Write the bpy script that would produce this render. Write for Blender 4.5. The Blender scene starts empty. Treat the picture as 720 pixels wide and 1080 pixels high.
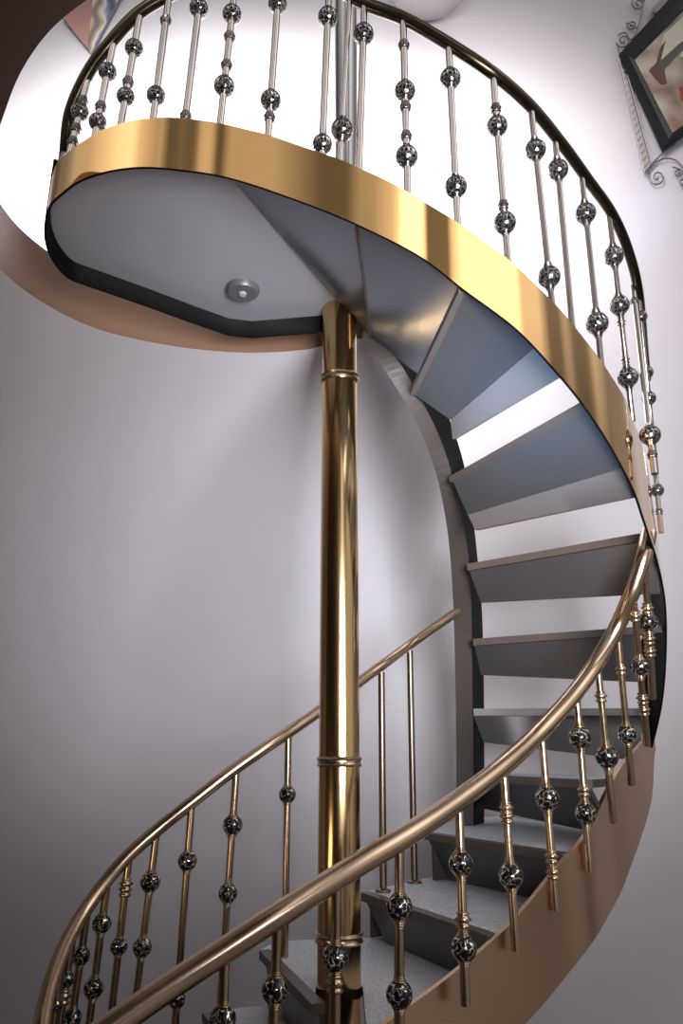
import bpy, bmesh, math, random
from mathutils import Vector, Matrix
random.seed(4)
SC = bpy.context.scene
COL = SC.collection
EYE = 1.3
F = 806.0
TH = math.radians(17.9)
S_, C_ = math.sin(TH), math.cos(TH)
FLOOR = -1.3            # heights below are measured from the eye

def P(px, py, D):
    u = (px-360)/F; v = (540-py)/F
    k = D/(C_-v*S_)
    return Vector((u*k, D, (S_+v*C_)*k+EYE))
def PH(px, py, h):
    v = (540-py)/F
    return P(px, py, h/((S_+v*C_)/(C_-v*S_)))
def proj(p):
    z = p.y*C_+(p.z-EYE)*S_
    return (360+F*p.x/z, 540-F*((p.z-EYE)*C_-p.y*S_)/z)
def depth(p): return p.y*C_+(p.z-EYE)*S_

# ------------------------------------------------------------------ materials
def newmat(name):
    m = bpy.data.materials.new(name); m.use_nodes = True
    nt = m.node_tree; b = nt.nodes['Principled BSDF']
    return m, nt, b
def metal(name, col, rough, noise=0.0, scale=(2,2,60), aniso=0.0, metallic=1.0):
    m, nt, b = newmat(name)
    b.inputs['Base Color'].default_value = (*col, 1)
    b.inputs['Metallic'].default_value = metallic
    b.inputs['Roughness'].default_value = rough
    if noise:
        tc = nt.nodes.new('ShaderNodeTexCoord'); mp = nt.nodes.new('ShaderNodeMapping')
        mp.inputs['Scale'].default_value = scale
        n = nt.nodes.new('ShaderNodeTexNoise'); n.inputs['Scale'].default_value = 4; n.inputs['Detail'].default_value = 4
        r = nt.nodes.new('ShaderNodeMapRange')
        r.inputs['To Min'].default_value = max(0.02, rough-noise); r.inputs['To Max'].default_value = rough+noise
        nt.links.new(tc.outputs['Object'], mp.inputs['Vector']); nt.links.new(mp.outputs[0], n.inputs['Vector'])
        nt.links.new(n.outputs['Fac'], r.inputs['Value']); nt.links.new(r.outputs[0], b.inputs['Roughness'])
    return m
def paint(name, col, rough=0.6, var=0.04, scale=3.0, spec=0.3, bump=0.0):
    m, nt, b = newmat(name)
    b.inputs['Roughness'].default_value = rough
    b.inputs['Specular IOR Level'].default_value = spec
    tc = nt.nodes.new('ShaderNodeTexCoord')
    n = nt.nodes.new('ShaderNodeTexNoise'); n.inputs['Scale'].default_value = scale; n.inputs['Detail'].default_value = 5
    cr = nt.nodes.new('ShaderNodeValToRGB')
    cr.color_ramp.elements[0].position = 0.3; cr.color_ramp.elements[1].position = 0.7
    cr.color_ramp.elements[0].color = (*[c*(1-var) for c in col], 1)
    cr.color_ramp.elements[1].color = (*[min(1, c*(1+var)) for c in col], 1)
    nt.links.new(tc.outputs['Object'], n.inputs['Vector']); nt.links.new(n.outputs['Fac'], cr.inputs['Fac'])
    nt.links.new(cr.outputs['Color'], b.inputs['Base Color'])
    if bump:
        bp = nt.nodes.new('ShaderNodeBump'); bp.inputs['Strength'].default_value = bump
        n2 = nt.nodes.new('ShaderNodeTexNoise'); n2.inputs['Scale'].default_value = 120
        nt.links.new(tc.outputs['Object'], n2.inputs['Vector'])
        nt.links.new(n2.outputs['Fac'], bp.inputs['Height']); nt.links.new(bp.outputs[0], b.inputs['Normal'])
    return m
def filigree(name, scale, edge, metalcol, brk=1.0, cut=0.5):
    m, nt, b = newmat(name)
    tc = nt.nodes.new('ShaderNodeTexCoord')
    v = nt.nodes.new('ShaderNodeTexVoronoi'); v.feature = 'DISTANCE_TO_EDGE'; v.inputs['Scale'].default_value = scale
    n = nt.nodes.new('ShaderNodeTexNoise'); n.inputs['Scale'].default_value = scale*1.3
    ad = nt.nodes.new('ShaderNodeMixRGB'); ad.inputs['Fac'].default_value = 0.25
    nt.links.new(tc.outputs['Object'], ad.inputs['Color1']); nt.links.new(n.outputs['Color'], ad.inputs['Color2'])
    nt.links.new(tc.outputs['Object'], n.inputs['Vector'])
    nt.links.new(ad.outputs['Color'], v.inputs['Vector'])
    cr = nt.nodes.new('ShaderNodeValToRGB')
    cr.color_ramp.elements[0].position = edge*0.7; cr.color_ramp.elements[0].color = (1,1,1,1)
    cr.color_ramp.elements[1].position = edge*1.2; cr.color_ramp.elements[1].color = (0,0,0,1)
    nt.links.new(v.outputs['Distance'], cr.inputs['Fac'])
    n3 = nt.nodes.new('ShaderNodeTexNoise'); n3.inputs['Scale'].default_value = scale*brk; n3.inputs['Detail'].default_value = 1
    nt.links.new(tc.outputs['Object'], n3.inputs['Vector'])
    th_ = nt.nodes.new('ShaderNodeMath'); th_.operation = 'GREATER_THAN'; th_.inputs[1].default_value = cut
    nt.links.new(n3.outputs['Fac'], th_.inputs[0])
    mm = nt.nodes.new('ShaderNodeMixRGB'); mm.blend_type = 'MULTIPLY'; mm.inputs['Fac'].default_value = 1
    nt.links.new(cr.outputs['Color'], mm.inputs['Color1']); nt.links.new(th_.outputs[0], mm.inputs['Color2'])
    cr = mm
    mx = nt.nodes.new('ShaderNodeMixRGB'); mx.inputs['Color1'].default_value = (0.006,0.006,0.007,1); mx.inputs['Color2'].default_value = (*metalcol,1)
    nt.links.new(cr.outputs['Color'], mx.inputs['Fac']); nt.links.new(mx.outputs['Color'], b.inputs['Base Color'])
    nt.links.new(cr.outputs['Color'], b.inputs['Metallic'])
    b.inputs['Roughness'].default_value = 0.16
    bp = nt.nodes.new('ShaderNodeBump'); bp.inputs['Strength'].default_value = 0.9; bp.inputs['Distance'].default_value = 0.15
    nt.links.new(cr.outputs['Color'], bp.inputs['Height']); nt.links.new(bp.outputs[0], b.inputs['Normal'])
    return m

M = {}
M['wall'] = paint('plaster wall', (0.66,0.63,0.655), 0.75, 0.02, 1.5, 0.15, 0.03)
M['ceiling'] = paint('plaster ceiling', (0.60,0.58,0.60), 0.75, 0.02, 1.5, 0.15, 0.03)
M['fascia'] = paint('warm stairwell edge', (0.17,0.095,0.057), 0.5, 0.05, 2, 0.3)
M['shadedbrown'] = paint('brown near ceiling with painted shade', (0.13,0.085,0.07), 0.6, 0.05, 2, 0.2)  # brown of the stairwell edge, with its shade put into the colour
M['floor'] = paint('floor stone', (0.22,0.19,0.18), 0.4, 0.1, 8)
M['brass'] = metal('polished brass column', (0.66,0.45,0.22), 0.18, 0.04, (40,40,1))
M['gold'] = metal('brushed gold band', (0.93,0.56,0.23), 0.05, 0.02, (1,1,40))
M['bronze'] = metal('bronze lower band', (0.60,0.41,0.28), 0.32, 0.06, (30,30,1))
M['rail'] = metal('antique brass rail', (0.62,0.45,0.31), 0.24)
M['darkrail'] = metal('dark bronze rail', (0.07,0.055,0.035), 0.25, 0.05)
M['antique'] = metal('antique brass rod', (0.48,0.355,0.235), 0.24)
M['plainrod'] = metal('dark brass rod', (0.25,0.19,0.14), 0.35, 0.05)
M['chrome'] = metal('warm nickel rod', (0.50,0.445,0.415), 0.2)
M['beadup'] = metal('dark nickel bead', (0.24,0.20,0.18), 0.22, 0.05)
M['column'] = metal('polished nickel column', (0.88,0.85,0.84), 0.2)
M['dark'] = paint('black lacquer', (0.003,0.003,0.003), 0.6, 0.1, 4, 0.1)
M['brownsteel'] = paint('brown steel', (0.06,0.048,0.041), 0.45, 0.05, 4, 0.4)
M['nosing'] = paint('brown nosing', (0.105,0.08,0.067), 0.4, 0.05, 4, 0.4)
M['panel'] = metal('grey steel panel', (0.115,0.108,0.108), 0.32, 0.04, (3,3,3), metallic=0.5)
M['lip'] = paint('taupe lip', (0.14,0.12,0.11), 0.5, 0.05, 4, 0.3)
M['soffit'] = metal('satin grey soffit', (0.36,0.36,0.39), 0.45, 0.05, (3,3,3), metallic=0.3)
M['winder'] = metal('polished grey steel', (0.20,0.21,0.24), 0.22, 0.04, (3,3,3), metallic=0.7)
M['top'] = paint('speckled tread stone', (0.60,0.61,0.65), 0.5, 0.28, 90, 0.3)
M['balldark'] = filigree('black ball with silver tracery', 2.3, 0.075, (1.0,0.92,0.78), 1.5, 0.46)
M['ballup'] = filigree('dark ball with silver mesh', 3.6, 0.075, (0.7,0.65,0.6), 1.2, 0.36)
M['frame'] = paint('black frame', (0.008,0.009,0.013), 0.35, 0.05, 4, 0.12)
M['silver'] = metal('aged silver moulding', (0.5,0.45,0.47), 0.45, 0.15, (60,60,60))
M['iron'] = metal('wrought iron', (0.22,0.19,0.20), 0.5, 0.05, metallic=0.6)
M['white'] = paint('white plaster', (0.4,0.38,0.38), 0.6, 0.02)
M['lamp'] = metal('grey lamp ring', (0.12,0.12,0.125), 0.4, 0.05, metallic=0.3)
m, nt, b = newmat('frosted bulb'); b.inputs['Base Color'].default_value = (0.3,0.3,0.32,1); b.inputs['Roughness'].default_value = 0.15
M['bulb'] = m

# ------------------------------------------------------------------ object helpers
def link_mesh(name, bm, mats, parent=None, smooth=True, recalc=True):
    if recalc: bmesh.ops.recalc_face_normals(bm, faces=bm.faces)
    me = bpy.data.meshes.new(name); bm.to_mesh(me); bm.free()
    if not isinstance(mats, (list, tuple)): mats = [mats]
    for q in mats: me.materials.append(q)
    if smooth:
        for p in me.polygons: p.use_smooth = True
        me.set_sharp_from_angle(angle=math.radians(38))
    o = bpy.data.objects.new(name, me); COL.objects.link(o)
    if parent is not None:
        o.parent = parent; o.location = -parent.location if parent.type == 'EMPTY' else Vector((0,0,0))
    return o
def empty(name, loc, label, cat, group=None):
    o = bpy.data.objects.new(name, None); COL.objects.link(o); o.location = loc
    o.empty_display_size = 0.1
    o['label'] = label; o['category'] = cat
    if group: o['group'] = group
    return o
def tag(o, label, cat, group=None):
    o['label'] = label; o['category'] = cat
    if group: o['group'] = group
def structure(o): o['kind'] = 'structure'; return o

def spline(pts, n=10):
    """Catmull-Rom through vectors of any size"""
    pts = [Vector(p) for p in pts]
    out = []
    for i in range(len(pts)-1):
        p1, p2 = pts[i], pts[i+1]
        p0 = pts[i-1] if i else p1*2-p2
        p3 = pts[i+2] if i+2 < len(pts) else p2*2-p1
        d = lambda a, b: max((a-b).length, 1e-6)**0.5
        t0 = 0; t1 = t0+d(p0,p1); t2 = t1+d(p1,p2); t3 = t2+d(p2,p3)
        for k in range(n):
            t = t1+(t2-t1)*k/n
            A1 = p0*((t1-t)/(t1-t0))+p1*((t-t0)/(t1-t0))
            A2 = p1*((t2-t)/(t2-t1))+p2*((t-t1)/(t2-t1))
            A3 = p2*((t3-t)/(t3-t2))+p3*((t-t2)/(t3-t2))
            B1 = A1*((t2-t)/(t2-t0))+A2*((t-t0)/(t2-t0))
            B2 = A2*((t3-t)/(t3-t1))+A3*((t-t1)/(t3-t1))
            out.append(B1*((t2-t)/(t2-t1))+B2*((t-t1)/(t2-t1)))
    out.append(pts[-1]); return out

def tube(bm, pts, r, seg=16, flat=1.0, up=Vector((0,0,1)), cap=True):
    n = len(pts); rings = []
    for i, p in enumerate(pts):
        t = (pts[min(i+1,n-1)]-pts[max(i-1,0)]).normalized()
        a = t.cross(up)
        a = a.normalized() if a.length > 1e-4 else Vector((1,0,0))
        b = a.cross(t).normalized()
        rr = r(i/(n-1)) if callable(r) else r
        rings.append([bm.verts.new(p+a*math.cos(2*math.pi*k/seg)*rr+b*math.sin(2*math.pi*k/seg)*rr*flat) for k in range(seg)])
    for i in range(n-1):
        for k in range(seg):
            bm.faces.new((rings[i][k], rings[i][(k+1)%seg], rings[i+1][(k+1)%seg], rings[i+1][k]))
    if cap:
        for ring, e in ((rings[0], pts[0]), (rings[-1], pts[-1])):
            bm.faces.new(ring)
def lathe(bm, prof, seg=24, mat=0, origin=Vector((0,0,0))):
    rings = []
    for r, z in prof:
        if r < 1e-6: rings.append([bm.verts.new(origin+Vector((0,0,z)))])
        else: rings.append([bm.verts.new(origin+Vector((r*math.cos(2*math.pi*k/seg), r*math.sin(2*math.pi*k/seg), z))) for k in range(seg)])
    for a, b in zip(rings, rings[1:]):
        for k in range(seg):
            k2 = (k+1) % seg
            if len(a) == 1 and len(b) == 1: continue
            if len(a) == 1: f = bm.faces.new((a[0], b[k2], b[k]))
            elif len(b) == 1: f = bm.faces.new((a[k], a[k2], b[0]))
            else: f = bm.faces.new((a[k], a[k2], b[k2], b[k]))
            f.material_index = mat
def sheet(bm, A, B, mat=0):
    va = [bm.verts.new(p) for p in A]; vb = [bm.verts.new(p) for p in B]
    for i in range(len(A)-1):
        f = bm.faces.new((va[i], va[i+1], vb[i+1], vb[i])); f.material_index = mat
def prism(bm, poly, dz, mat_top=0, mat_bot=0, mat_side=0):
    """horizontal polygon (list of Vector) extruded down by dz"""
    t = [bm.verts.new(p) for p in poly]; b = [bm.verts.new(p-Vector((0,0,dz))) for p in poly]
    bm.faces.new(t).material_index = mat_top; bm.faces.new(b[::-1]).material_index = mat_bot
    for i in range(len(t)):
        j = (i+1) % len(t)
        bm.faces.new((t[i], b[i], b[j], t[j])).material_index = mat_side
def hexa(bm, pts, mat=0):
    """8 points: 4 of one end loop, 4 of the other"""
    v = [bm.verts.new(p) for p in pts]
    for q in ((0,1,2,3),(7,6,5,4),(0,4,5,1),(1,5,6,2),(2,6,7,3),(3,7,4,0)):
        bm.faces.new([v[i] for i in q]).material_index = mat

# ================================================================== THE SETTING
WALL_Y = 4.35
bm = bmesh.new()
sheet(bm, [Vector((-5,WALL_Y,0)), Vector((4.5,WALL_Y,0))], [Vector((-5,WALL_Y,7.5)), Vector((4.5,WALL_Y,7.5))])
structure(link_mesh('wall_back', bm, M['wall'], smooth=False))
bm = bmesh.new()
sheet(bm, [Vector((-5,-3,0)), Vector((4.5,-3,0))], [Vector((-5,WALL_Y,0)), Vector((4.5,WALL_Y,0))])
structure(link_mesh('floor', bm, M['floor'], smooth=False))

# upper floor: rounded stairwell edge and coved ceiling that runs down into the wall
HB, HT = 1.55, 1.76
hole = [P(210,-130,1.02), P(150,-30,1.30), (PH(70,42,HT)), PH(12,120,HT), PH(-8,195,HT), PH(18,262,HT)]
# plan of the edge (from bottom edge traces)
edge_px = [(-70,190),(-24,240),(4,287),(50,322),(100,346),(150,359),(205,368),(262,372),(320,369),(385,358)]
plan = [PH(x,y,HB) for x,y in edge_px]
top_px = [(215,-75),(150,-36),(90,1),(52,33),(22,76),(3,124),(-10,168)]
plan_top = [PH(x,y,HB) for x,y in top_px]
pl2 = [Vector((p.x,p.y)) for p in plan_top]+[Vector((p.x,p.y)) for p in plan[1:]]
pl2 += [Vector((0.34,3.15)), Vector((0.50,3.6)), Vector((0.62,4.33))]
pl2 = [Vector((0.25,0.75))]+pl2
edge = spline([(p.x,p.y,0) for p in pl2], 8)
bm = bmesh.new()
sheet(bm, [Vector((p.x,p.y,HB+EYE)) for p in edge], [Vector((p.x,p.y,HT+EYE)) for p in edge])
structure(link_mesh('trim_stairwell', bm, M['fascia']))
bm = bmesh.new()
cen = Vector((-0.15,1.95))
rows = []
N = 14
for p in edge:
    q = Vector((p.x,p.y)); d = (q-cen).normalized()
    if q.x > -0.15 and q.y > 2.3: d = Vector((0,1))
    # distance out to the wall: back wall plane or a rounded left wall
    dist = 1e9
    if d.y > 0.02: dist = (WALL_Y-0.015-q.y)/d.y
    if d.x < -0.02: dist = min(dist, (q.x+3.4)/-d.x)
    if d.x > 0.02: dist = min(dist, (3.0-q.x)/d.x)
    if d.y < -0.02: dist = min(dist, (q.y+2.0)/-d.y)
    dist = max(0.001, dist)
    col = []
    hh = min(1.25, dist*0.9)
    for k in range(N+1):
        a = k/N*math.pi/2
        o_ = dist*math.sin(a); z = HB-hh*(1-math.cos(a))
        col.append(Vector((q.x+d.x*o_, q.y+d.y*o_, z+EYE)))
    col.append(Vector((col[-1].x, col[-1].y, 0.0)))
    rows.append(col)
vs = [[bm.verts.new(p) for p in c] for c in rows]
for i in range(len(vs)-1):
    for k in range(N+1):
        f = bm.faces.new((vs[i][k], vs[i+1][k], vs[i+1][k+1], vs[i][k+1])); f.material_index = 1 if edge[i].y < 1.95 else 0  # near part of the ceiling gets the brown with painted shade
structure(link_mesh('ceiling', bm, [M['ceiling'], M['shadedbrown']]))
bm = bmesh.new()
sheet(bm, [Vector((p.x,p.y,HT+EYE)) for p in edge], [c[-1]*1.0+Vector((0,0,HT+EYE-c[-1].z)) for c in rows])
structure(link_mesh('floor_upper', bm, M['floor']))

# ================================================================== STAIRCASE
POLE = P(358,335,2.5)
stair = empty('spiral_staircase', Vector((0.3,2.9,EYE+FLOOR)),
              'spiral staircase of grey open treads rising between gold and brown bands to a round platform', 'staircase')

# --- upper gold band (bottom edge stations: px, py, D)
hb = 1.54
bpx = [(50,228),(54,216),(64,206),(85,191),(116,181),(152,177),(200,181)]
bot = [PH(x,y,hb) for x,y in bpx]
bot += [P(*t) for t in [(232,186,1.728),(265,195,1.732),(300,207,1.734),(340,222,1.736),(380,239,1.738),(444,272,1.745),(487,305,1.77),(543,347,1.84),(583,389,1.94),
        (609,420,2.04),(632,453,2.13),(651,485,2.22),(668,519,2.33),(677,545,2.43),(684,566,2.54),(691,587,2.65),(697,612,2.78),(701,638,2.91),(702,677,3.06),
        (700,720,3.2),(697,745,3.28),(691,773,3.38),(687,789,3.42)]]
apoly = [(49,215),(56,190),(57.5,182),(62,172),(72,162),(90,149),(110,137),(140,128),(165,125),(190,125),(220,129),(236,132),(283,143),(322,157),(356,168),
         (380,179),(400,187),(430,204),(483,236),(536,275),(582,319),(604,344),(634,383),(657,419),(666,443),(682,485),(691,529),(695,555)]
def dist_poly(q, poly):
    best = 1e9
    for (x0,y0),(x1,y1) in zip(poly, poly[1:]):
        dx, dy = x1-x0, y1-y0
        t = max(0, min(1, ((q[0]-x0)*dx+(q[1]-y0)*dy)/(dx*dx+dy*dy)))
        best = min(best, math.hypot(q[0]-x0-t*dx, q[1]-y0-t*dy))
    return best
def lift(p, poly, lo, hi, n=240):
    best, bz = 1e9, lo
    for i in range(n+1):
        dz = lo+(hi-lo)*i/n
        e = dist_poly(proj(p+Vector((0,0,dz))), poly)
        if e < best-1e-6: best, bz = e, dz
    return bz
bots = spline(bot, 8)
tops = []; last = 0.16
for p in bots:
    px, py = proj(p)
    if py < 588 and not (py < 250 and px < 49):
        last = lift(p, apoly, 0.08, 0.42)
    tops.append(last)
# smooth the heights
for _ in range(6):
    tops = [tops[0]]+[(tops[i-1]+2*tops[i]+tops[i+1])/4 for i in range(1,len(tops)-1)]+[tops[-1]]
topv = [p+Vector((0,0,t)) for p, t in zip(bots, tops)]
def band(name, A, B, mats, parent, thick=0.014, flip_at=40, rim=1):
    bm = bmesh.new(); sheet(bm, A, B)
    bm.normal_update(); bm.faces.ensure_lookup_table()
    f = bm.faces[0 if flip_at < 0 else flip_at]
    if f.normal.dot(f.calc_center_median()-Vector((0,0,EYE))) > 0: bmesh.ops.reverse_faces(bm, faces=bm.faces)
    o = link_mesh(name, bm, mats, parent, recalc=False)
    md = o.modifiers.new('thickness', 'SOLIDIFY'); md.thickness = thick; md.offset = 0
    md.material_offset = 1; md.material_offset_rim = rim
    es = o.modifiers.new('edges', 'EDGE_SPLIT'); es.split_angle = math.radians(40)
    return o
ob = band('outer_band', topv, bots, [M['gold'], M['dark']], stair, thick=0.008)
ob['label'] = 'polished gold upper band'
# --- lower bronze band (top edge stations)
atop = [P(*t) for t in [(687,768,3.5),(681,776,3.4),(672,787,3.25),(655,806,3.06),(638,836,2.92),(616,880,2.72),(588,912,2.62),(540,970,2.45),(475,1027,2.28),
        (410,1075,2.15),(340,1130,2.05),(270,1185,1.98)]]
bpoly = [(688,790),(688,802),(686,843),(673,887),(651,947),(614,1006),(570,1060),(520,1110),(460,1160),(390,1210),(300,1270),(200,1330)]
at = spline(atop, 8); dn = []
for p in at:
    best, bz = 1e9, 0
    for i in range(200):
        dz = 0.06+0.5*i/200
        e = dist_poly(proj(p-Vector((0,0,dz))), bpoly)
        if e < best: best, bz = e, dz
    dn.append(bz)
for _ in range(8):
    dn = [dn[0]]+[(dn[i-1]+2*dn[i]+dn[i+1])/4 for i in range(1,len(dn)-1)]+[dn[-1]]
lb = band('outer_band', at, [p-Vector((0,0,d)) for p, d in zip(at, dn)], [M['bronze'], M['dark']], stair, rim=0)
lb['label'] = 'bronze brown lower band'

# --- inner band (left, middle, right edges)
LE = [(380,358,2.42),(403,387,2.36),(431,431,2.42),(454,481,2.66),(467,531,2.92),(474,581,3.16),(478,643,3.4),(480,720,3.57),(481,800,3.68),(481,872,3.74)]
ME = [(393,352,2.42),(420,381,2.36),(441,416,2.42),(467,470,2.66),(484,531,2.92),(493,581,3.16),(497,643,3.4),(498,720,3.57),(499,800,3.68),(499,872,3.74)]
RE = [(412,350,2.50),(440,374,2.50),(463,416,2.60),(486,478,2.84),(497,535,3.08),(503,585,3.32),(508,643,3.56),(510,720,3.73),(510.5,800,3.84),(510.5,870,3.9)]
el = spline([P(*t) for t in LE], 6); em = spline([P(*t) for t in ME], 6); er = spline([P(*t) for t in RE], 6)
bm = bmesh.new()
eb = [l+(r-m) for l, m, r in zip(el, em, er)]
sheet(bm, el, em, 0); sheet(bm, em, er, 1); sheet(bm, er, eb, 1); sheet(bm, eb, el, 0)
bmesh.ops.remove_doubles(bm, verts=bm.verts, dist=1e-5)
o = link_mesh('inner_band', bm, [M['brownsteel'], M['dark']], stair, smooth=False)
o['label'] = 'brown steel inner band'

# --- treads
def clip(A, B, poly, inset=0.012, cap=False):
    """move B along A-B onto the band's plan curve"""
    a = Vector((A.x,A.y)); d = Vector((B.x-A.x,B.y-A.y)); L = d.length; best = None
    for i in range(len(poly)-1):
        p = Vector((poly[i].x,poly[i].y)); e = Vector((poly[i+1].x-poly[i].x, poly[i+1].y-poly[i].y))
        den = d.x*e.y-d.y*e.x
        if abs(den) < 1e-9: continue
        t = ((p.x-a.x)*e.y-(p.y-a.y)*e.x)/den; u = ((p.x-a.x)*d.y-(p.y-a.y)*d.x)/den
        if 0 <= u <= 1 and 0.3 < t < 1.6 and (best is None or t < best[0]): best = (t, i)
    if best is None: return B, None
    t = best[0]-inset/L
    if cap: t = min(t, 1.0)
    return A+(B-A)*t, best[1]
def along_band(poly, i, B, length):
    out = []; acc = 0; p0 = Vector((B.x,B.y,0))
    step = 1 if poly[min(i+3,len(poly)-1)].y > poly[i].y else -1
    j = i+(1 if step > 0 else 0)
    while 0 <= j < len(poly) and acc < length:
        q = Vector((poly[j].x,poly[j].y,0)); acc += (q-p0).length; p0 = q
        out.append(q); j += step
    return out
def tread(nl, nr, DL, h, pbl, pbr, Dpb=None, hpb=None, strip=8, lip=None, back=0.26, top=None, poly=None, cheek=None, cap=False, gap=False, panel_label=None, strip_mat='nosing', drop=None):
    """nl/nr nosing ends in the photo, h level, pbl/pbr lower edge of the panel under it"""
    A = PH(*nl, h); B = PH(*nr, h)
    poly = bots if poly is None else poly
    B, bi_ = clip(A, B, poly, cap=cap)
    dirn = (B-A); dirn.z = 0; dirn.normalize()
    bk = Vector((-dirn.y, dirn.x, 0))
    if bk.x < 0: bk = -bk
    st = strip*depth(A)/F
    if drop:
        C = A+bk*drop[0]-Vector((0,0,drop[1])); D = B+bk*drop[0]-Vector((0,0,drop[1]))
    elif hpb is not None:
        C = PH(*pbl, hpb); D = PH(*pbr, hpb)
    else:
        C = P(*pbl, Dpb[0]); D = P(*pbr, Dpb[1])
    if not drop: D = clip(C, D, poly, cap=cap)[0]
    # nosing plate with the walking surface on top
    bm = bmesh.new()
    edge_ = [q-bk*0.0-dirn*0.012 for q in along_band(poly, bi_, B, back)] if bi_ is not None else [B+bk*back-dirn*0.1]
    if top: pg = top(A, B, bk, edge_)
    else: pg = [A, B]+edge_+[A+bk*back]
    pg = [Vector((p.x,p.y,h+EYE)) for p in pg]
    prism(bm, pg, st, 0, 1, 1)
    t = link_mesh('tread', bm, [M['top'], M['brownsteel']], stair, smooth=False)
    dz = Vector((0,0,1)); e = -bk*0.006
    thick = bk*0.012+dz*0.004
    segs = [(0.0,1.0)]
    if gap: segs = [(0.0,(XL-A.x)/(B.x-A.x))]
    for s0, s1 in segs:
        A_, B_, C2, D2 = A.lerp(B,s0), A.lerp(B,s1), C.lerp(D,s0), C.lerp(D,s1)
        bm = bmesh.new()
        hexa(bm, [A_+e, A_+e-dz*st*1.02, A_+bk*0.03-dz*st*1.02, A_+bk*0.03+dz*0.0015, B_+e, B_+e-dz*st*1.02, B_+bk*0.03-dz*st*1.02, B_+bk*0.03+dz*0.0015])
        link_mesh('nosing', bm, M[strip_mat], t, smooth=False)
        bm = bmesh.new()
        a0 = A_+bk*0.012-dz*st; b0 = B_+bk*0.012-dz*st
        rows_ = []
        for k in range(17):
            f = k/16; a_, c_ = a0.lerp(b0, f), C2.lerp(D2, f)
            rows_.append((a_, c_, c_+thick, a_+thick))
        vv = [[bm.verts.new(p) for p in r_] for r_ in rows_]
        for r_, r2 in zip(vv, vv[1:]):
            for k in range(4): bm.faces.new((r_[k], r_[(k+1)%4], r2[(k+1)%4], r2[k]))
        bm.faces.new(vv[0]); bm.faces.new(vv[-1][::-1])
        link_mesh('riser_panel', bm, M['panel'], t)
    if cheek is not None:
        bm = bmesh.new(); dn_ = Vector((0,0,h-cheek-0.002))
        u_ = dirn*0.012; q1 = A-dz*st+bk*0.03; q2 = A+bk*0.30-dz*st
        hexa(bm, [q1, q1-dn_+dz*st, q2-dn_+dz*st, q2, q1+u_, q1-dn_+dz*st+u_, q2-dn_+dz*st+u_, q2+u_])
        link_mesh('side_plate', bm, M['brownsteel'], t, smooth=False)
    if lip:
        Lq, Rq, (dl, dr) = lip
        E_ = P(*Lq, dl); G = clip(E_, P(*Rq, dr), poly)[0]
        bm = bmesh.new(); th = bk*0.015
        rows_ = []
        for k in range(17):
            p_, q_ = C.lerp(D, k/16), E_.lerp(G, k/16)
            rows_.append([bm.verts.new(x) for x in (p_, q_, q_+th, p_+th)])
        for r_, r2 in zip(rows_, rows_[1:]):
            for k in range(4): bm.faces.new((r_[k], r_[(k+1)%4], r2[(k+1)%4], r2[k]))
        bm.faces.new(rows_[0]); bm.faces.new(rows_[-1][::-1])
        link_mesh('tread_lip', bm, M['lip'], t)
    return t
# lower steps, flaring out at the bottom
h0, h1, h2, h3, h4 = -0.80, -0.622, -0.47, -0.288, -0.069
XL, XR = POLE.x-0.066, POLE.x+0.068
def pole_notch(A, B, bk, ed):
    d = (B-A); d = d/d.length
    t_ = lambda x: (x-A.x)/d.x
    pts = [A, A+d*t_(XL), Vector((XL,POLE.y,A.z))]
    for k in range(1,8):
        a = math.pi-k*math.pi/8
        pts.append(Vector((POLE.x+0.068*math.cos(a), POLE.y+0.068*math.sin(a), A.z)))
    bp = sorted([Vector((p.x-0.008,p.y+0.008,A.z)) for p in at if p.x > XR+0.01 and p.y < 2.5], key=lambda p: p.x)
    pts += [Vector((XR,POLE.y,A.z)), Vector((XR,bp[0].y,A.z))]+bp+[PH(407,990,h1)+bk*0.12, PH(300,992,h1), PH(283,997,h1)]
    return pts
tags_t = []
A1 = PH(275,1002,h1)
t1 = tread((275,1002),(480,1210),None,h1,None,None,drop=(0.05,0.17), cheek=h0, gap=True, top=pole_notch, poly=at, back=0.55)
t2 = tread((382,941),(535,993),None,h2,(407,994),(530,1047),hpb=h1+0.002,strip=8,cheek=h1,poly=at,back=0.5,
           top=lambda A,B,bk,ed:[A,B]+ed+[PH(490,922,h2)+bk*0.1,PH(474,920,h2)+bk*0.05,PH(450,926,h2)])
t3 = tread((448,878),(612,903),None,h3,(474,928),(610,958),hpb=h2+0.002,strip=6.5,cheek=h2,poly=at,back=0.6,
           top=lambda A,B,bk,ed:[A,B]+ed+[PH(530,860,h3),PH(480,864,h3)])
t4 = tread((485,816),(642,824),None,h4,(510,853),(645,882),Dpb=(3.78,2.98),strip=6,back=0.45,poly=at)
# lowest visible step
A = PH(180,1068,h0); 
t0 = tread((215,1068),(420,1330),None,h0,None,None,drop=(0.03,0.44), poly=at, back=0.3, top=lambda A,B,bk,ed:[A,B]+ed+[A1+bk*0.05+Vector((0,0,h0-h1)),A+bk*0.18])
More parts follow.
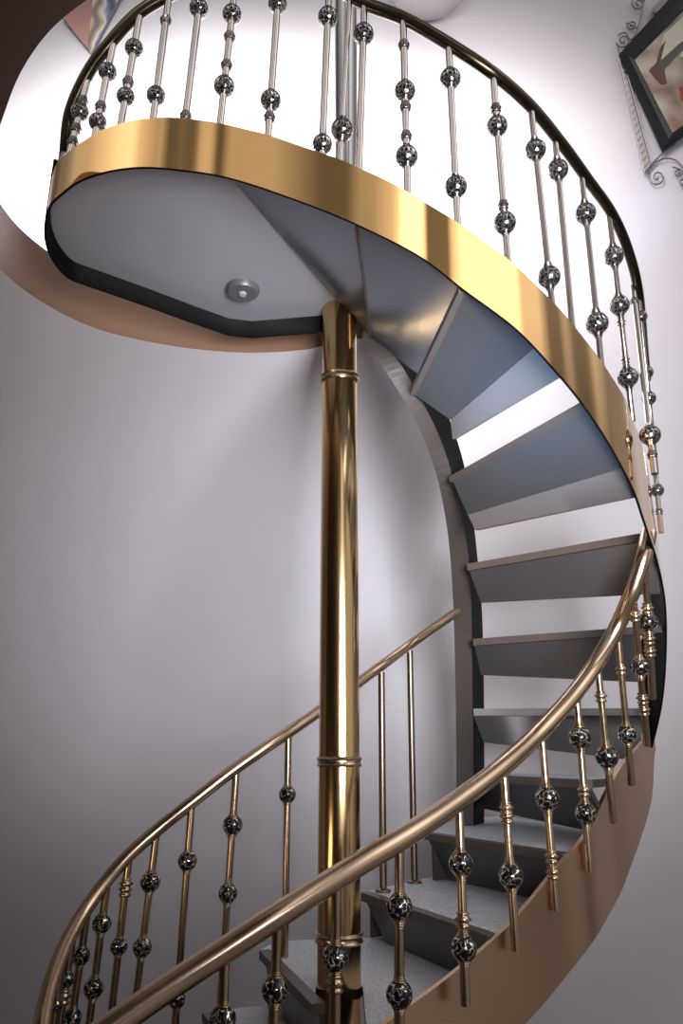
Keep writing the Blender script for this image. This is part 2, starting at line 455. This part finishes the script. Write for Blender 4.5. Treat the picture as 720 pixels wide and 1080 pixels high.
# middle flight
t5 = tread((499,747.5),(677,747),None,0.0604*3.62,(510,783),(676,803),Dpb=(3.68,3.4),strip=7,cap=True,back=0.12)
t6 = tread((499,674),(673,661),None,0.1475*3.45,(507,712),(674,719.5),Dpb=(3.52,3.05),strip=7,cap=True,back=0.12)
t7 = tread((493,595),(680,562),None,0.2495*3.17,(507,636),(680,627),Dpb=(3.27,2.8),strip=7,back=0.15)
t8 = tread((475,503),(625,418),None,0.3685*2.8,(493,543),(662,492),Dpb=(2.86,2.26),strip=6,lip=((501,559),(672,523),(2.87,2.36)))
t9 = tread((434,411),(487,298),None,1.22,(475,443),(575,357),Dpb=(2.47,1.91),strip=6,lip=((477,463),(604,387),(2.48,2.01)))
# winders folding into the platform
def winder(a, b, c, d):
    bm = bmesh.new(); up_ = Vector((0,0,0.03))
    rows_ = []
    for k in range(15):
        f = k/14; p, q = a.lerp(b, f), d.lerp(c, f)
        rows_.append([bm.verts.new(x) for x in (p, q, q+up_, p+up_)])
    for r_, r2 in zip(rows_, rows_[1:]):
        for k in range(4): bm.faces.new((r_[k], r_[(k+1)%4], r2[(k+1)%4], r2[k]))
    bm.faces.new(rows_[0]); bm.faces.new(rows_[-1][::-1])
    o = link_mesh('tread', bm, M['winder'], stair); o['label'] = 'winder tread with smooth grey underside'
    return o
def onband(px, dz=0.035):
    k = min((i for i in range(len(bots)) if bots[i].y < 2.6), key=lambda i: abs(proj(bots[i])[0]-px))
    p = bots[k]; c = Vector((POLE.x,POLE.y,p.z)); return p+(c-p).normalized()*0.014+Vector((0,0,dz))
E1 = onband(224,0.062); E2 = PH(384,349,1.585); F1 = onband(377,0.05); F2 = PH(392,358,1.44); 
A9 = PH(434,411,1.22); B9 = clip(A9, PH(487,298,1.22), bots)[0]
bk9 = Vector((B9.y-A9.y, A9.x-B9.x, 0)).normalized(); bk9 = bk9 if bk9.x > 0 else -bk9
G1 = B9+bk9*0.012-Vector((0,0,0.004)); G2 = A9.lerp(B9, 0.17)+bk9*0.012-Vector((0,0,0.004))
winder(E1, E2, F2, F1)
winder(F1+Vector((0,0,-0.004)), F2+Vector((0,0,-0.004)), G2, G1)
bm = bmesh.new()
tube(bm, [F1+Vector((0,0,-0.004)), F2+Vector((0,0,-0.004))], 0.005, 6)
link_mesh('seam', bm, M['brownsteel'], stair)

# --- platform
bi = [p for p in bots if proj(p)[0] < 240 and p.y < 2.0]
rim_px = [(50,228),(48.5,243),(51,262),(60,280),(74,294),(92,301),(150,321),(205,341),(240,353),(265,356),(340,350)]
rim = spline([PH(x,y,hb) for x,y in rim_px[:6]], 4)+[PH(x,y,hb) for x,y in rim_px[6:]]
rim_s = rim[:]
bm = bmesh.new()
sheet(bm, rim_s, [p+Vector((0,0,0.21)) for p in rim_s])
o = link_mesh('platform_rim', bm, M['dark'], stair, recalc=False)
md = o.modifiers.new('thickness','SOLIDIFY'); md.thickness = 0.012; md.offset = 0
SOF = hb+0.068
outer = [Vector((p.x,p.y,SOF+0.05+EYE)) for p in bi]
inner = PH(383,348,SOF); inner.z = SOF+0.05+EYE
rp = [Vector((p.x,p.y,SOF+0.05+EYE)) for p in rim_s[1:]]
poly = outer[::-1]+rp+[inner]
bm = bmesh.new(); prism(bm, poly, 0.05, 1, 0, 0)
o = link_mesh('platform', bm, [M['soffit'], M['top']], stair, smooth=False); o['label'] = 'smooth grey platform soffit'

# ================================================================== COLUMNS
def column(name, base, z1, r, rings, mat, ringmat, label):
    e = empty(name, base, label, 'column')
    bm = bmesh.new(); H = z1-base.z
    lathe(bm, [(0,0),(r*1.35,0),(r*1.35,0.03),(r,0.05),(r,H),(0,H)], 48)
    o = link_mesh('shaft', bm, mat); o.parent = e
    for z in rings:
        bm = bmesh.new(); z -= base.z
        lathe(bm, [(r*0.98,z-0.016),(r*1.06,z-0.016),(r*1.12,z-0.011),(r*1.06,z-0.006),(r*1.06,z+0.002),(r*1.13,z+0.007),(r*1.06,z+0.013),(r*0.98,z+0.014)], 48)
        o = link_mesh('collar', bm, ringmat); o.parent = e
    return e
pz = lambda y: P(358,y,2.5).z
column('support_column', Vector((POLE.x,POLE.y,EYE+FLOOR)), SOF+EYE+0.05, 0.0635, [pz(401),pz(803),pz(988)], M['brass'], M['antique'],
       'tall polished brass column with ringed collars standing under the round platform')
cb = P(365,178,2.02); ct = P(361,-40,2.02)
column('newel_column', Vector((cb.x,cb.y,1.60+EYE)), ct.z+0.25, 0.038, [], M['column'], M['chrome'],
       'bright nickel column rising through the balusters above the gold band')

# ================================================================== RAILINGS
def ball_mesh():
    bm = bmesh.new()
    bmesh.ops.create_icosphere(bm, subdivisions=4, radius=1.0)
    me = bpy.data.meshes.new('ball'); bm.to_mesh(me); bm.free()
    for p in me.polygons: p.use_smooth = True
    return me
def lathe_mesh(name, prof, mat, seg=20):
    bm = bmesh.new(); lathe(bm, prof, seg); bmesh.ops.recalc_face_normals(bm, faces=bm.faces)
    me = bpy.data.meshes.new(name); bm.to_mesh(me); bm.free(); me.materials.append(mat)
    for p in me.polygons: p.use_smooth = True
    return me
BALL = {}
for k in ('balldark','ballup'):
    BALL[k] = ball_mesh(); BALL[k].materials.append(M[k])
# cup: stacked rings between ball and rod (unit = ball radius), collar: double bead (unit = rod radius)
CUPP = [(0.0,0.78),(0.60,0.78),(0.68,0.84),(0.68,0.90),(0.52,0.95),(0.44,0.98),(0.56,1.03),(0.56,1.09),(0.42,1.13),(0.38,1.17),(0.52,1.22),(0.52,1.28),(0.36,1.32),(0.34,1.38),(0.46,1.43),(0.46,1.49),(0.36,1.54),(0.0,1.54)]
COLP = [(0.0,-1.5),(1.35,-1.5),(1.75,-1.1),(1.35,-0.7),(1.2,-0.3),(2.0,0.25),(1.35,0.8),(1.2,1.2),(1.55,1.5),(0.0,1.7)]
CUP = {k: lathe_mesh('cup', CUPP, M[m_]) for k, m_ in (('antique','antique'),('chrome','beadup'))}
COLL = {k: lathe_mesh('collar', COLP, M[m_]) for k, m_ in (('antique','antique'),('chrome','beadup'))}
def sub(name, me, parent, z, s, flip=False):
    o = bpy.data.objects.new(name, me); COL.objects.link(o); o.parent = parent
    o.location = (0,0,z); o.scale = (s,s,-s if flip else s)
    if name == 'ball': o.rotation_euler = (random.uniform(0,6),random.uniform(0,6),random.uniform(0,6))
    return o
def baluster(rail, top, bot, Dt, Db, balls, collars, rodr, style, to_floor=False, foot=False):
    a = P(bot[0],bot[1],Db); b = P(top[0],top[1],Dt)
    zax = (b-a); L = zax.length; zax.normalize()
    def along(y):
        lo, hi = 0, 1
        for _ in range(40):
            m_ = (lo+hi)/2
            if proj(a+(b-a)*m_)[1] > y: lo = m_
            else: hi = m_
        return lo*L
    ext = 0.0
    if to_floor: ext = (a.z-(EYE+FLOOR))/zax.z
    a0 = a-zax*ext
    rodmat = {'up':'chrome','low':'antique','plain':'plainrod'}[style]
    bm = bmesh.new(); H = L+ext
    prof = [(0,0),(rodr,0),(rodr,H),(0,H)]
    if style == 'low': prof = [(0,0),(rodr*1.05,0),(rodr*1.05,H*0.3),(rodr*0.92,H*0.6),(rodr,H),(0,H)]
    if foot: prof = [(0,0),(rodr*2.2,0),(rodr*2.2,0.006),(rodr,0.012),(rodr,H),(0,H)]
    lathe(bm, prof, 14)
    o = link_mesh('baluster', bm, M[rodmat])
    o.parent = rail
    q = Vector((0,0,1)).rotation_difference(zax)
    o.rotation_mode = 'QUATERNION'; o.rotation_quaternion = q
    o.location = a0-rail.location
    mk = 'chrome' if style == 'up' else 'antique'
    for (y, rpx) in balls:
        d = along(y); r = rpx*depth(a+zax*d)/F
        sub('ball', BALL['ballup' if style == 'up' else 'balldark'], o, d+ext, r)
        cs = r*(0.70 if style == 'up' else 0.82)
        off = r-cs
        c1 = sub('cup', CUP[mk], o, d+ext+off, cs); c2 = sub('cup', CUP[mk], o, d+ext-off, cs, True)
    for y in collars:
        d = along(y); sub('collar', COLL[mk], o, d+ext, rodr*(0.82 if style == 'up' else 0.95))
    return o

def rail_depth(x, y, pts):
    best = None
    for p in spline([P(*t) for t in pts], 12):
        q = proj(p); e = math.hypot(q[0]-x, q[1]-y)
        if best is None or e < best[0]: best = (e, p.y)
    return best[1]
def rail_tube(name, pts, r, mat, parent, flat=1.0, mats=None):
    bm = bmesh.new(); tube(bm, spline([P(*t) for t in pts], 8), r, 18, flat)
    return link_mesh(name, bm, mat, parent)

# ---- upper guard rail
up = empty('upper_railing', P(340,160,1.8), 'upper railing with dark rail and nickel ball balusters following the gold band', 'railing')
UR = [(67,176,2.0),(69,162,1.96),(74,120,1.9),(93,77,1.84),(115,47,1.8),(144,16,1.78),(176,-4,1.77),(230,-24,1.77),(290,-30,1.78),(340,-20,1.79),(380,2,1.79),(424,19,1.78),
      (472,46,1.79),(519,77,1.83),(558,111,1.94),(593,153,2.08),(620,190,2.22),(643,222,2.36),(657,250,2.48),(667,280,2.58),(673,308,2.7),(676,335,2.85),(679,370,3.1),(682,400,3.3)]
rail_tube('handrail', UR, lambda t: 0.0195, M['darkrail'], up)
def bd(x):   # distance of the band under an upper baluster
    tab = [(50,1.95),(72,1.86),(100,1.79),(130,1.76),(162,1.75),(232,1.76),(300,1.79),(380,1.79),(444,1.785),(487,1.80),(543,1.92),(583,2.06),(609,2.19),(634,2.32),(651,2.46),(668,2.62),(684,2.8),(700,3.0)]
    for (x0,d0),(x1,d1) in zip(tab, tab[1:]):
        if x <= x1: return d0+(d1-d0)*max(0,(x-x0))/(x1-x0)
    return tab[-1][1]
UB = [
 ((69,160),(57,186),[(178,4)],[]),
 ((92,86),(72,170),[(118,9.5)],[107,136,150]),
 ((119,48),(99,150),[(76,9.5),(129,9.5)],[113]),
 ((147,18),(126,140),[(51,9.5),(102,9.5)],[87]),
 ((178,-3),(160,137),[(101,10)],[22]),
 ((213,-18),(194,137),[(9,10)],[123]),
 ((249,-26),(231,141),[(15,10),(91,11)],[39,69]),
 ((295,-28),(282,153),[(4,10),(106,11)],[124]),
 ((347,-16),(339,172),[(18,10.5),(152,10.5)],[]),
 ((369,-5),(358,178),[(137,12)],[]),
 ((384,6),(378,190),[(36,11)],[]),
 ((425,22),(430,216),[(96,11),(165,12)],[48,113,144]),
 ((473,50),(483,248),[(83,11),(197,12)],[]),
 ((520,83),(536,286),[(133,11),(235,12)],[115,217]),
 ((560,118),(583,332),[(158,11),(292,12)],[]),
 ((585,147),(604,356),[(179,11)],[]),
 ((613,186),(635,396),[(225,11),(341,12)],[]),
 ((642,228),(667,445),[(270,10.5),(322,10.5),(398,11)],[340,380]),
 ((667,302),(690,500),[(459,11)],[318,480]),
 ((673,312),(692,500),[(334,7),(420,7.5)],[]),
 ((678,362),(697,562),[(393,7.5),(517,7)],[540]),
]
for i, (t, b_, balls, cols) in enumerate(UB):
    db = bd(b_[0]); 
    if i >= 19: db, rr = 2.95, 0.010
    else: rr = 0.0108
    if i == 18: db = 2.42
    if i == 9: rr = 0.008
    baluster(up, t, b_, rail_depth(t[0], t[1], UR), db, balls, cols, rr, 'up')

# ---- lower near railing
near = empty('near_railing', P(490,1050,2.25), 'near lower railing with bright round brass handrail crossing in front of the column and treads', 'railing')
BR = [(684,562,2.66),(679,586,2.63),(668,620,2.66),(651,660,2.73),(630,697,2.73),(606,731,2.67),(570,771,2.58),(530,808,2.42),(482,845,2.27),(432,879,2.14),(374,914,2.05),
      (300,961,1.97),(236,1003,1.92),(190,1033,1.88),(130,1074,1.82),(70,1117,1.76),(10,1162,1.7)]
rail_tube('handrail', BR, 0.0285, M['rail'], near)
BB = [
 ((680,598),(688,737),2.85,[(656,10)],[642,674,687]),
 ((668,632),(682,786),2.9,[(703,10)],[650,737,749]),
 ((651,668),(666,828),2.85,[(774,10)],[706]),
 ((630,702),(647,868),2.8,[(798,12)],[735]),
 ((608,735),(622,919),2.68,[(778,12),(858,11.5)],[834]),
 ((571,773),(586,960),2.57,[(842,12.5)],[904,921]),
 ((531,812),(544,1003),2.4,[(924,13)],[853,862]),
 ((484,850),(491,1061),2.24,[(911,13),(1000,13.5)],[971]),
 ((421,892),(421,1120),2.11,[(957,14),(1049,14)],[]),
 ((355,930),(352,1130),2.02,[(1010,14)],[1038]),
 ((293,968),(285,1160),1.96,[(1044,14)],[]),
 ((237,1005),(231,1200),1.91,[(1075,14)],[]),
]
for t, b_, D, balls, cols in BB:
    baluster(near, t, b_, rail_depth(t[0], t[1], BR), D, balls, cols, 0.0125, 'low')

# ---- lower far railing
far = empty('far_railing', P(240,1075,2.8), 'far lower railing passing behind the column and curling down at the left', 'railing')
AR = [(485,643,3.42),(450,667,3.38),(432,680,3.34),(402,702,3.14),(338,749,2.96),(303,773,2.87),(249,810,2.8),(200,848,2.75),(165,876,2.72),(136,902,2.68),(113,928,2.64),(90,960,2.58),
      (70,995,2.5),(56,1030,2.42),(47,1062,2.36),(43,1090,2.31),(41,1130,2.26),(44,1180,2.2)]
rail_tube('handrail', AR, lambda t: 0.0205+0.002*t, M['rail'], far)
baluster(far, (432,686), (437,931), 3.34, 3.345, [], [], 0.0135, 'plain', foot=True)
baluster(far, (402,709), (404,940), 3.13, 3.13, [], [], 0.0135, 'plain', foot=True)
AB = [
 ((304,776),(299,1074),2.84,[(838,9)],[]),
 ((249,814),(231,1078),2.8,[(870,10.5),(942,10)],[]),
 ((202,849),(184,1090),2.75,[(908,10),(1054,9)],[]),
 ((165,878),(138,1095),2.72,[(930,10.5),(999,10),(1060,10)],[]),
 ((136,904),(115,1090),2.68,[(998,9)],[933,939]),
 ((113,930),(92,1095),2.64,[(974,10),(1042,10.5)],[]),
 ((92,960),(72,1100),2.58,[(1008,9.5),(1074,10)],[]),
 ((76,990),(60,1095),2.5,[(1033,8.5)],[1052]),
 ((64,1020),(54,1095),2.44,[(1060,7.5)],[]),
]
for i, (t, b_, D, balls, cols) in enumerate(AB):
    baluster(far, t, b_, rail_depth(t[0], t[1], AR), D, balls, cols, 0.0125, 'low', to_floor=True)

# ================================================================== LAMPS AND PICTURES
lc = PH(256,304,SOF)
dl = empty('ceiling_light', lc, 'small round grey downlight set in the underside of the platform', 'ceiling light')
rl = 17.5*depth(lc)/F
bm = bmesh.new()
lathe(bm, [(0,0.0),(rl,0.0),(rl,-0.012),(rl*0.9,-0.022),(rl*0.5,-0.026),(rl*0.3,-0.022),(0,-0.02)], 32)
o = link_mesh('lamp_ring', bm, M['lamp']); o.parent = dl
bm = bmesh.new(); lathe(bm, [(0,-0.034),(rl*0.2,-0.031),(rl*0.27,-0.02),(0,-0.02)], 20)
o = link_mesh('bulb', bm, M['bulb']); o.parent = dl

bw = P(452,-14,4.1)
rb = 42*depth(bw)/F
bm = bmesh.new()
prof = [(0,-rb*0.46)]+[(rb*math.sin(a), -rb*0.46*math.cos(a)) for a in [k*math.pi/24 for k in range(1,13)]]+[(rb*0.94,0.0)]+[(rb*0.94*math.sin(a), -rb*0.40*math.cos(a)) for a in [k*math.pi/24 for k in range(11,0,-1)]]+[(0,-rb*0.40)]
lathe(bm, prof, 40)
o = link_mesh('uplight_bowl', bm, M['white']); o.location = Vector((bw.x, WALL_Y-rb*1.0, bw.z))
tag(o, 'white plaster bowl light on the bright wall at the top edge', 'wall light')

# picture on the right of the upper wall
def W(px, py, off=0.02): return P(px, py, WALL_Y-off)
pf = empty('framed_picture', W(690,100), 'black framed picture hanging tilted on the upper wall at the right edge', 'picture')
O_ = [(652,58),(698,160),(785,100),(737,-36)]
I_ = [(669,63),(709,140),(768,98),(731,1)]
I2 = [(667,64),(708,144),(771,99),(732,-3)]
bm = bmesh.new()
f0 = [W(*p,0.06) for p in O_]; f1 = [W(*p,0.045) for p in I_]; bk_ = [W(*p,0.012) for p in O_]
vo = [bm.verts.new(p) for p in f0]; vi = [bm.verts.new(p) for p in f1]; vb = [bm.verts.new(p) for p in bk_]
mid = [bm.verts.new((a*0.45+b*0.55)+Vector((0,-0.018,0))) for a, b in zip(f0, f1)]
for i in range(4):
    j = (i+1) % 4
    bm.faces.new((vo[i],vo[j],mid[j],mid[i])); bm.faces.new((mid[i],mid[j],vi[j],vi[i])); bm.faces.new((vb[i],vb[j],vo[j],vo[i]))
link_mesh('frame', bm, M['frame'], pf, smooth=False)
# plain generic painting: soft cream and tan shapes
m, nt, b = newmat('soft painting'); b.inputs['Roughness'].default_value = 0.5
tc = nt.nodes.new('ShaderNodeTexCoord'); n = nt.nodes.new('ShaderNodeTexNoise'); n.inputs['Scale'].default_value = 3.5
cr = nt.nodes.new('ShaderNodeValToRGB')
cr.color_ramp.elements[0].position = 0.35; cr.color_ramp.elements[0].color = (0.22,0.13,0.08,1)
cr.color_ramp.elements[1].position = 0.62; cr.color_ramp.elements[1].color = (0.55,0.47,0.38,1)
nt.links.new(tc.outputs['Object'], n.inputs['Vector']); nt.links.new(n.outputs['Fac'], cr.inputs['Fac']); nt.links.new(cr.outputs['Color'], b.inputs['Base Color'])
bm = bmesh.new(); bm.faces.new([bm.verts.new(W(*p,0.042)) for p in I2])
link_mesh('canvas', bm, m, pf, smooth=False)
def flatshape(name, px, mat, parent, off):
    bm = bmesh.new(); bm.faces.new([bm.verts.new(W(*p,off)) for p in px])
    return link_mesh(name, bm, mat, parent, smooth=False)
flatshape('painted_shape', [(700,36),(724,14),(760,30),(760,60),(716,60),(722,50),(733,44),(727,38),(716,47),(704,64),(693,66)], paint('cream paint',(0.72,0.66,0.54),0.5), pf, 0.044)
flatshape('painted_shape', [(692,66),(696,50),(702,42),(697,62),(701,76),(703,88),(697,89),(690,82),(684,74)], paint('umber paint',(0.13,0.06,0.04),0.5), pf, 0.0445)
flatshape('painted_shape', [(693,67),(716,46),(731,36),(731,48),(718,54),(700,74)], paint('grey brown paint',(0.10,0.09,0.075),0.5), pf, 0.045)
flatshape('painted_shape', [(716,92),(724,90),(726,104),(718,106)], paint('red paint',(0.35,0.05,0.03),0.5), pf, 0.0455)

# silver moulding and scrolls around it
sf = empty('scroll_bracket', W(675,150), 'slender silver moulding with wrought iron scrolls around the black frame', 'wall bracket')
bm = bmesh.new()
q0 = [(652,60),(679,181),(687,173),(661,78)]
va = [bm.verts.new(W(*p,0.05)) for p in q0]; vb = [bm.verts.new(W(*p,0.005)) for p in q0]
bm.faces.new(va)
for i in range(4): bm.faces.new((va[i], vb[i], vb[(i+1)%4], va[(i+1)%4]))
link_mesh('moulding', bm, M['silver'], sf, smooth=False)
bm = bmesh.new()
for a_, b_ in (((652,60),(679,182)),((661,78),(687,173))):
    tube(bm, [W(*a_,0.055), W(*b_,0.055)], 0.005, 8)
for k in range(15):
    t = (k+0.5)/15
    c = Vector((656+t*27, 72+t*104)); 
    tube(bm, [W(c.x-2.2,c.y+3,0.056), W(c.x+1.5,c.y-2,0.056)], 0.004, 6)
link_mesh('beading', bm, M['silver'], sf)
def scroll(_, cx, cy, r0, r1, a0, turns, sgn, tail):
    pts = []
    n = 40
    for k in range(n+1):
        t = k/n; r = r0+(r1-r0)*t; a = a0+sgn*2*math.pi*turns*t
        pts.append((cx+r*math.cos(a), cy+r*math.sin(a)))
    pts = pts+tail
    sp = spline([(x,y,0) for x,y in pts], 3)
    b_ = bmesh.new(); tube(b_, [W(p.x,p.y,0.03) for p in sp], 0.0055, 6)
    link_mesh('iron_scroll', b_, M['iron'], sf)
scroll(bm, 657, 43, 1.2, 7.5, 0, 1.45, 1, [(652,52),(654,58)])
scroll(bm, 657.5, 42, 7.2, 7.5, -2.5, 0.2, 1, [(665,42),(670,36),(674,24),(677,12),(679,0)])
scroll(bm, 666, 26, 1.0, 5.5, 1, 1.4, 1, [(672,30)])
scroll(bm, 673, 4, 1.2, 7.5, 1.5, 1.5, 1, [(680,2)])
scroll(bm, 693, 187, 1.2, 9.0, 0.3, 1.5, 1, [(684,180),(690,172),(702,167),(712,169),(720,176),(728,184)])
scroll(bm, 715, 182, 0.8, 4.5, 2, 1.4, -1, [(709,176)])
scroll(bm, 720, 192, 0.8, 4.5, 2, 1.4, -1, [(722,184)])
bm = bmesh.new(); tube(bm, [W(687,173,0.03), W(700,160,0.03), W(712,152,0.03)], 0.006, 6)
link_mesh('iron_rod', bm, M['iron'], sf)
bm = bmesh.new()
q0 = [(687,10),(700,-4),(716,-4),(700,8),(690,14)]
va = [bm.verts.new(W(*p,0.06)) for p in q0]; vb = [bm.verts.new(W(*p,0.01)) for p in q0]
bm.faces.new(va)
for i in range(5): bm.faces.new((va[i], vb[i], vb[(i+1)%5], va[(i+1)%5]))
link_mesh('leaf_ornament', bm, M['iron'], sf, smooth=False)

# coloured print at the upper left
m, nt, b = newmat('swirled print'); b.inputs['Roughness'].default_value = 0.4
tc = nt.nodes.new('ShaderNodeTexCoord'); n = nt.nodes.new('ShaderNodeTexWave'); n.inputs['Scale'].default_value = 1.6; n.inputs['Distortion'].default_value = 9; n.inputs['Detail'].default_value = 3
cr = nt.nodes.new('ShaderNodeValToRGB'); cr.color_ramp.interpolation = 'EASE'
for pos, c in ((0.0,(0.05,0.07,0.12,1)),(0.3,(0.16,0.20,0.30,1)),(0.55,(0.62,0.62,0.66,1)),(0.8,(0.5,0.38,0.2,1)),(1.0,(0.2,0.16,0.16,1))):
    if pos in (0.0,1.0): e = cr.color_ramp.elements[0 if pos == 0 else -1]; e.color = c
    else: e = cr.color_ramp.elements.new(pos); e.color = c
nt.links.new(tc.outputs['Object'], n.inputs['Vector']); nt.links.new(n.outputs['Fac'], cr.inputs['Fac']); nt.links.new(cr.outputs['Color'], b.inputs['Base Color'])
pp = empty('wall_print', W(96,40), 'blue and pink print partly hidden behind the rail at the upper left', 'picture')
flatshape('print', [(67,20),(96,56),(126,0),(140,-30),(100,-40)], m, pp, 0.03)
flatshape('margin', [(67,20),(92,51),(97,10),(100,-40)], paint('rose brown paint',(0.42,0.22,0.19),0.5), pp, 0.033)
bm = bmesh.new(); tube(bm, [W(66,19,0.036), W(96,57,0.036), W(140,-28,0.036)], 0.005, 6)
link_mesh('frame', bm, M['iron'], pp)

# ================================================================== LIGHT
w = bpy.data.worlds.new('striped reflection fill'); SC.world = w; w.use_nodes = True
nt = w.node_tree; bg = nt.nodes['Background']
tc = nt.nodes.new('ShaderNodeTexCoord')
sep = nt.nodes.new('ShaderNodeSeparateXYZ'); nt.links.new(tc.outputs['Generated'], sep.inputs[0])
def mth(op, a, b=None, c=None):
    n = nt.nodes.new('ShaderNodeMath'); n.operation = op
    for i, x in enumerate((a,b,c)):
        if x is None: continue
        if isinstance(x, (int,float)): n.inputs[i].default_value = x
        else: nt.links.new(x, n.inputs[i])
    return n.outputs[0]
az = mth('ARCTAN2', sep.outputs['X'], sep.outputs['Y'])
az = mth('DIVIDE', mth('ADD', az, math.pi), 2*math.pi)          # 0..1, 0 and 1 behind the camera
ramp = nt.nodes.new('ShaderNodeValToRGB'); nt.links.new(az, ramp.inputs['Fac'])  # made-up bright stripes around the room, added for reflections in the metal
stops = [(0.0,0.16),(0.006,0.30),(0.010,0.5),(0.02,0.45),(0.07,0.8),(0.09,1.3),(0.125,1.2),(0.15,0.9),(0.20,0.55),(0.26,0.5),(0.30,0.10),(0.5,0.12),
         (0.62,0.10),(0.645,0.30),(0.665,0.30),(0.68,0.7),(0.69,0.20),(0.715,0.20),(0.727,0.9),(0.76,0.9),(0.775,1.9),(0.86,1.9),(0.88,1.0),(0.89,0.20),(0.93,0.18),(0.94,2.3),(0.968,2.3),(0.974,0.9),(0.986,0.5),(0.990,0.15),(0.995,0.12)]
els = ramp.color_ramp.elements
for i, (p_, v_) in enumerate(stops):
    if i == 0: e = els[0]; e.position = p_
    elif i == len(stops)-1: e = els[len(els)-1]; e.position = p_
    else: e = els.new(p_)
    v_ = v_/2.5; e.color = (v_, v_*0.97, v_*0.96, 1)
el = nt.nodes.new('ShaderNodeValToRGB')
ez = mth('DIVIDE', mth('ADD', sep.outputs['Z'], 1.0), 2.0)
ee = el.color_ramp.elements
for i, (p_, v_) in enumerate([(0.42,0.10),(0.51,0.26),(0.62,0.22),(0.69,0.5),(0.76,1.0),(0.86,1.0),(0.93,0.35),(1.0,0.25)]):
    if i == 0: e = ee[0]; e.position = p_
    elif i == 7: e = ee[len(ee)-1]; e.position = p_
    else: e = ee.new(p_)
    e.color = (v_,v_,v_,1)
nt.links.new(ez, el.inputs['Fac'])
mul = nt.nodes.new('ShaderNodeMixRGB'); mul.blend_type = 'MULTIPLY'; mul.inputs['Fac'].default_value = 1
nt.links.new(ramp.outputs['Color'], mul.inputs['Color1']); nt.links.new(el.outputs[0], mul.inputs['Color2'])
nt.links.new(mul.outputs['Color'], bg.inputs['Color']); bg.inputs['Strength'].default_value = 1.1*2.5

def area(name, loc, target, size, energy, col, sy=None, spread=None):
    l = bpy.data.lights.new(name, 'AREA'); l.energy = energy; l.color = col; l.size = size
    if spread: l.spread = math.radians(spread)
    if sy: l.shape = 'RECTANGLE'; l.size_y = sy
    o = bpy.data.objects.new(name, l); COL.objects.link(o); o.location = loc
    o.rotation_euler = (Vector(target)-Vector(loc)).to_track_quat('-Z','Y').to_euler()
    return o
area('skylight', (0.7,2.5,5.4), (0.7,4.35,5.0), 1.2, 38, (1,0.94,0.965), spread=105)
area('upper_window', (-0.9,0.2,5.2), (-0.9,4.35,4.5), 1.2, 150, (1,0.98,1.0), spread=58)
area('front_fill', (0.8,0.2,1.75), (0.15,4.1,3.0), 1.1, 42, (0.93,0.93,1.0), spread=74)  # unseen fill light added in front to brighten the middle of the wall
area('blue_fill', (-0.25,0.75,0.8), (0.55,2.15,2.35), 0.3, 3.4, (0.30,0.58,1.0), spread=26)  # unseen low light added to tint the upper tread undersides blue
area('warm_lamp', (-1.0,1.6,0.9), (-0.8,2.5,2.9), 0.4, 3, (1,0.75,0.5))

# ================================================================== CAMERA
cam = bpy.data.cameras.new('camera'); co = bpy.data.objects.new('camera', cam); COL.objects.link(co)
co.location = (0,0,EYE); co.rotation_euler = (math.pi/2+TH, 0, 0)
cam.sensor_fit = 'VERTICAL'; cam.sensor_height = 36; cam.lens = F/1080*36
cam.clip_start = 0.02
SC.camera = co
SC.view_settings.view_transform = 'Standard'
SC.view_settings.look = 'None'
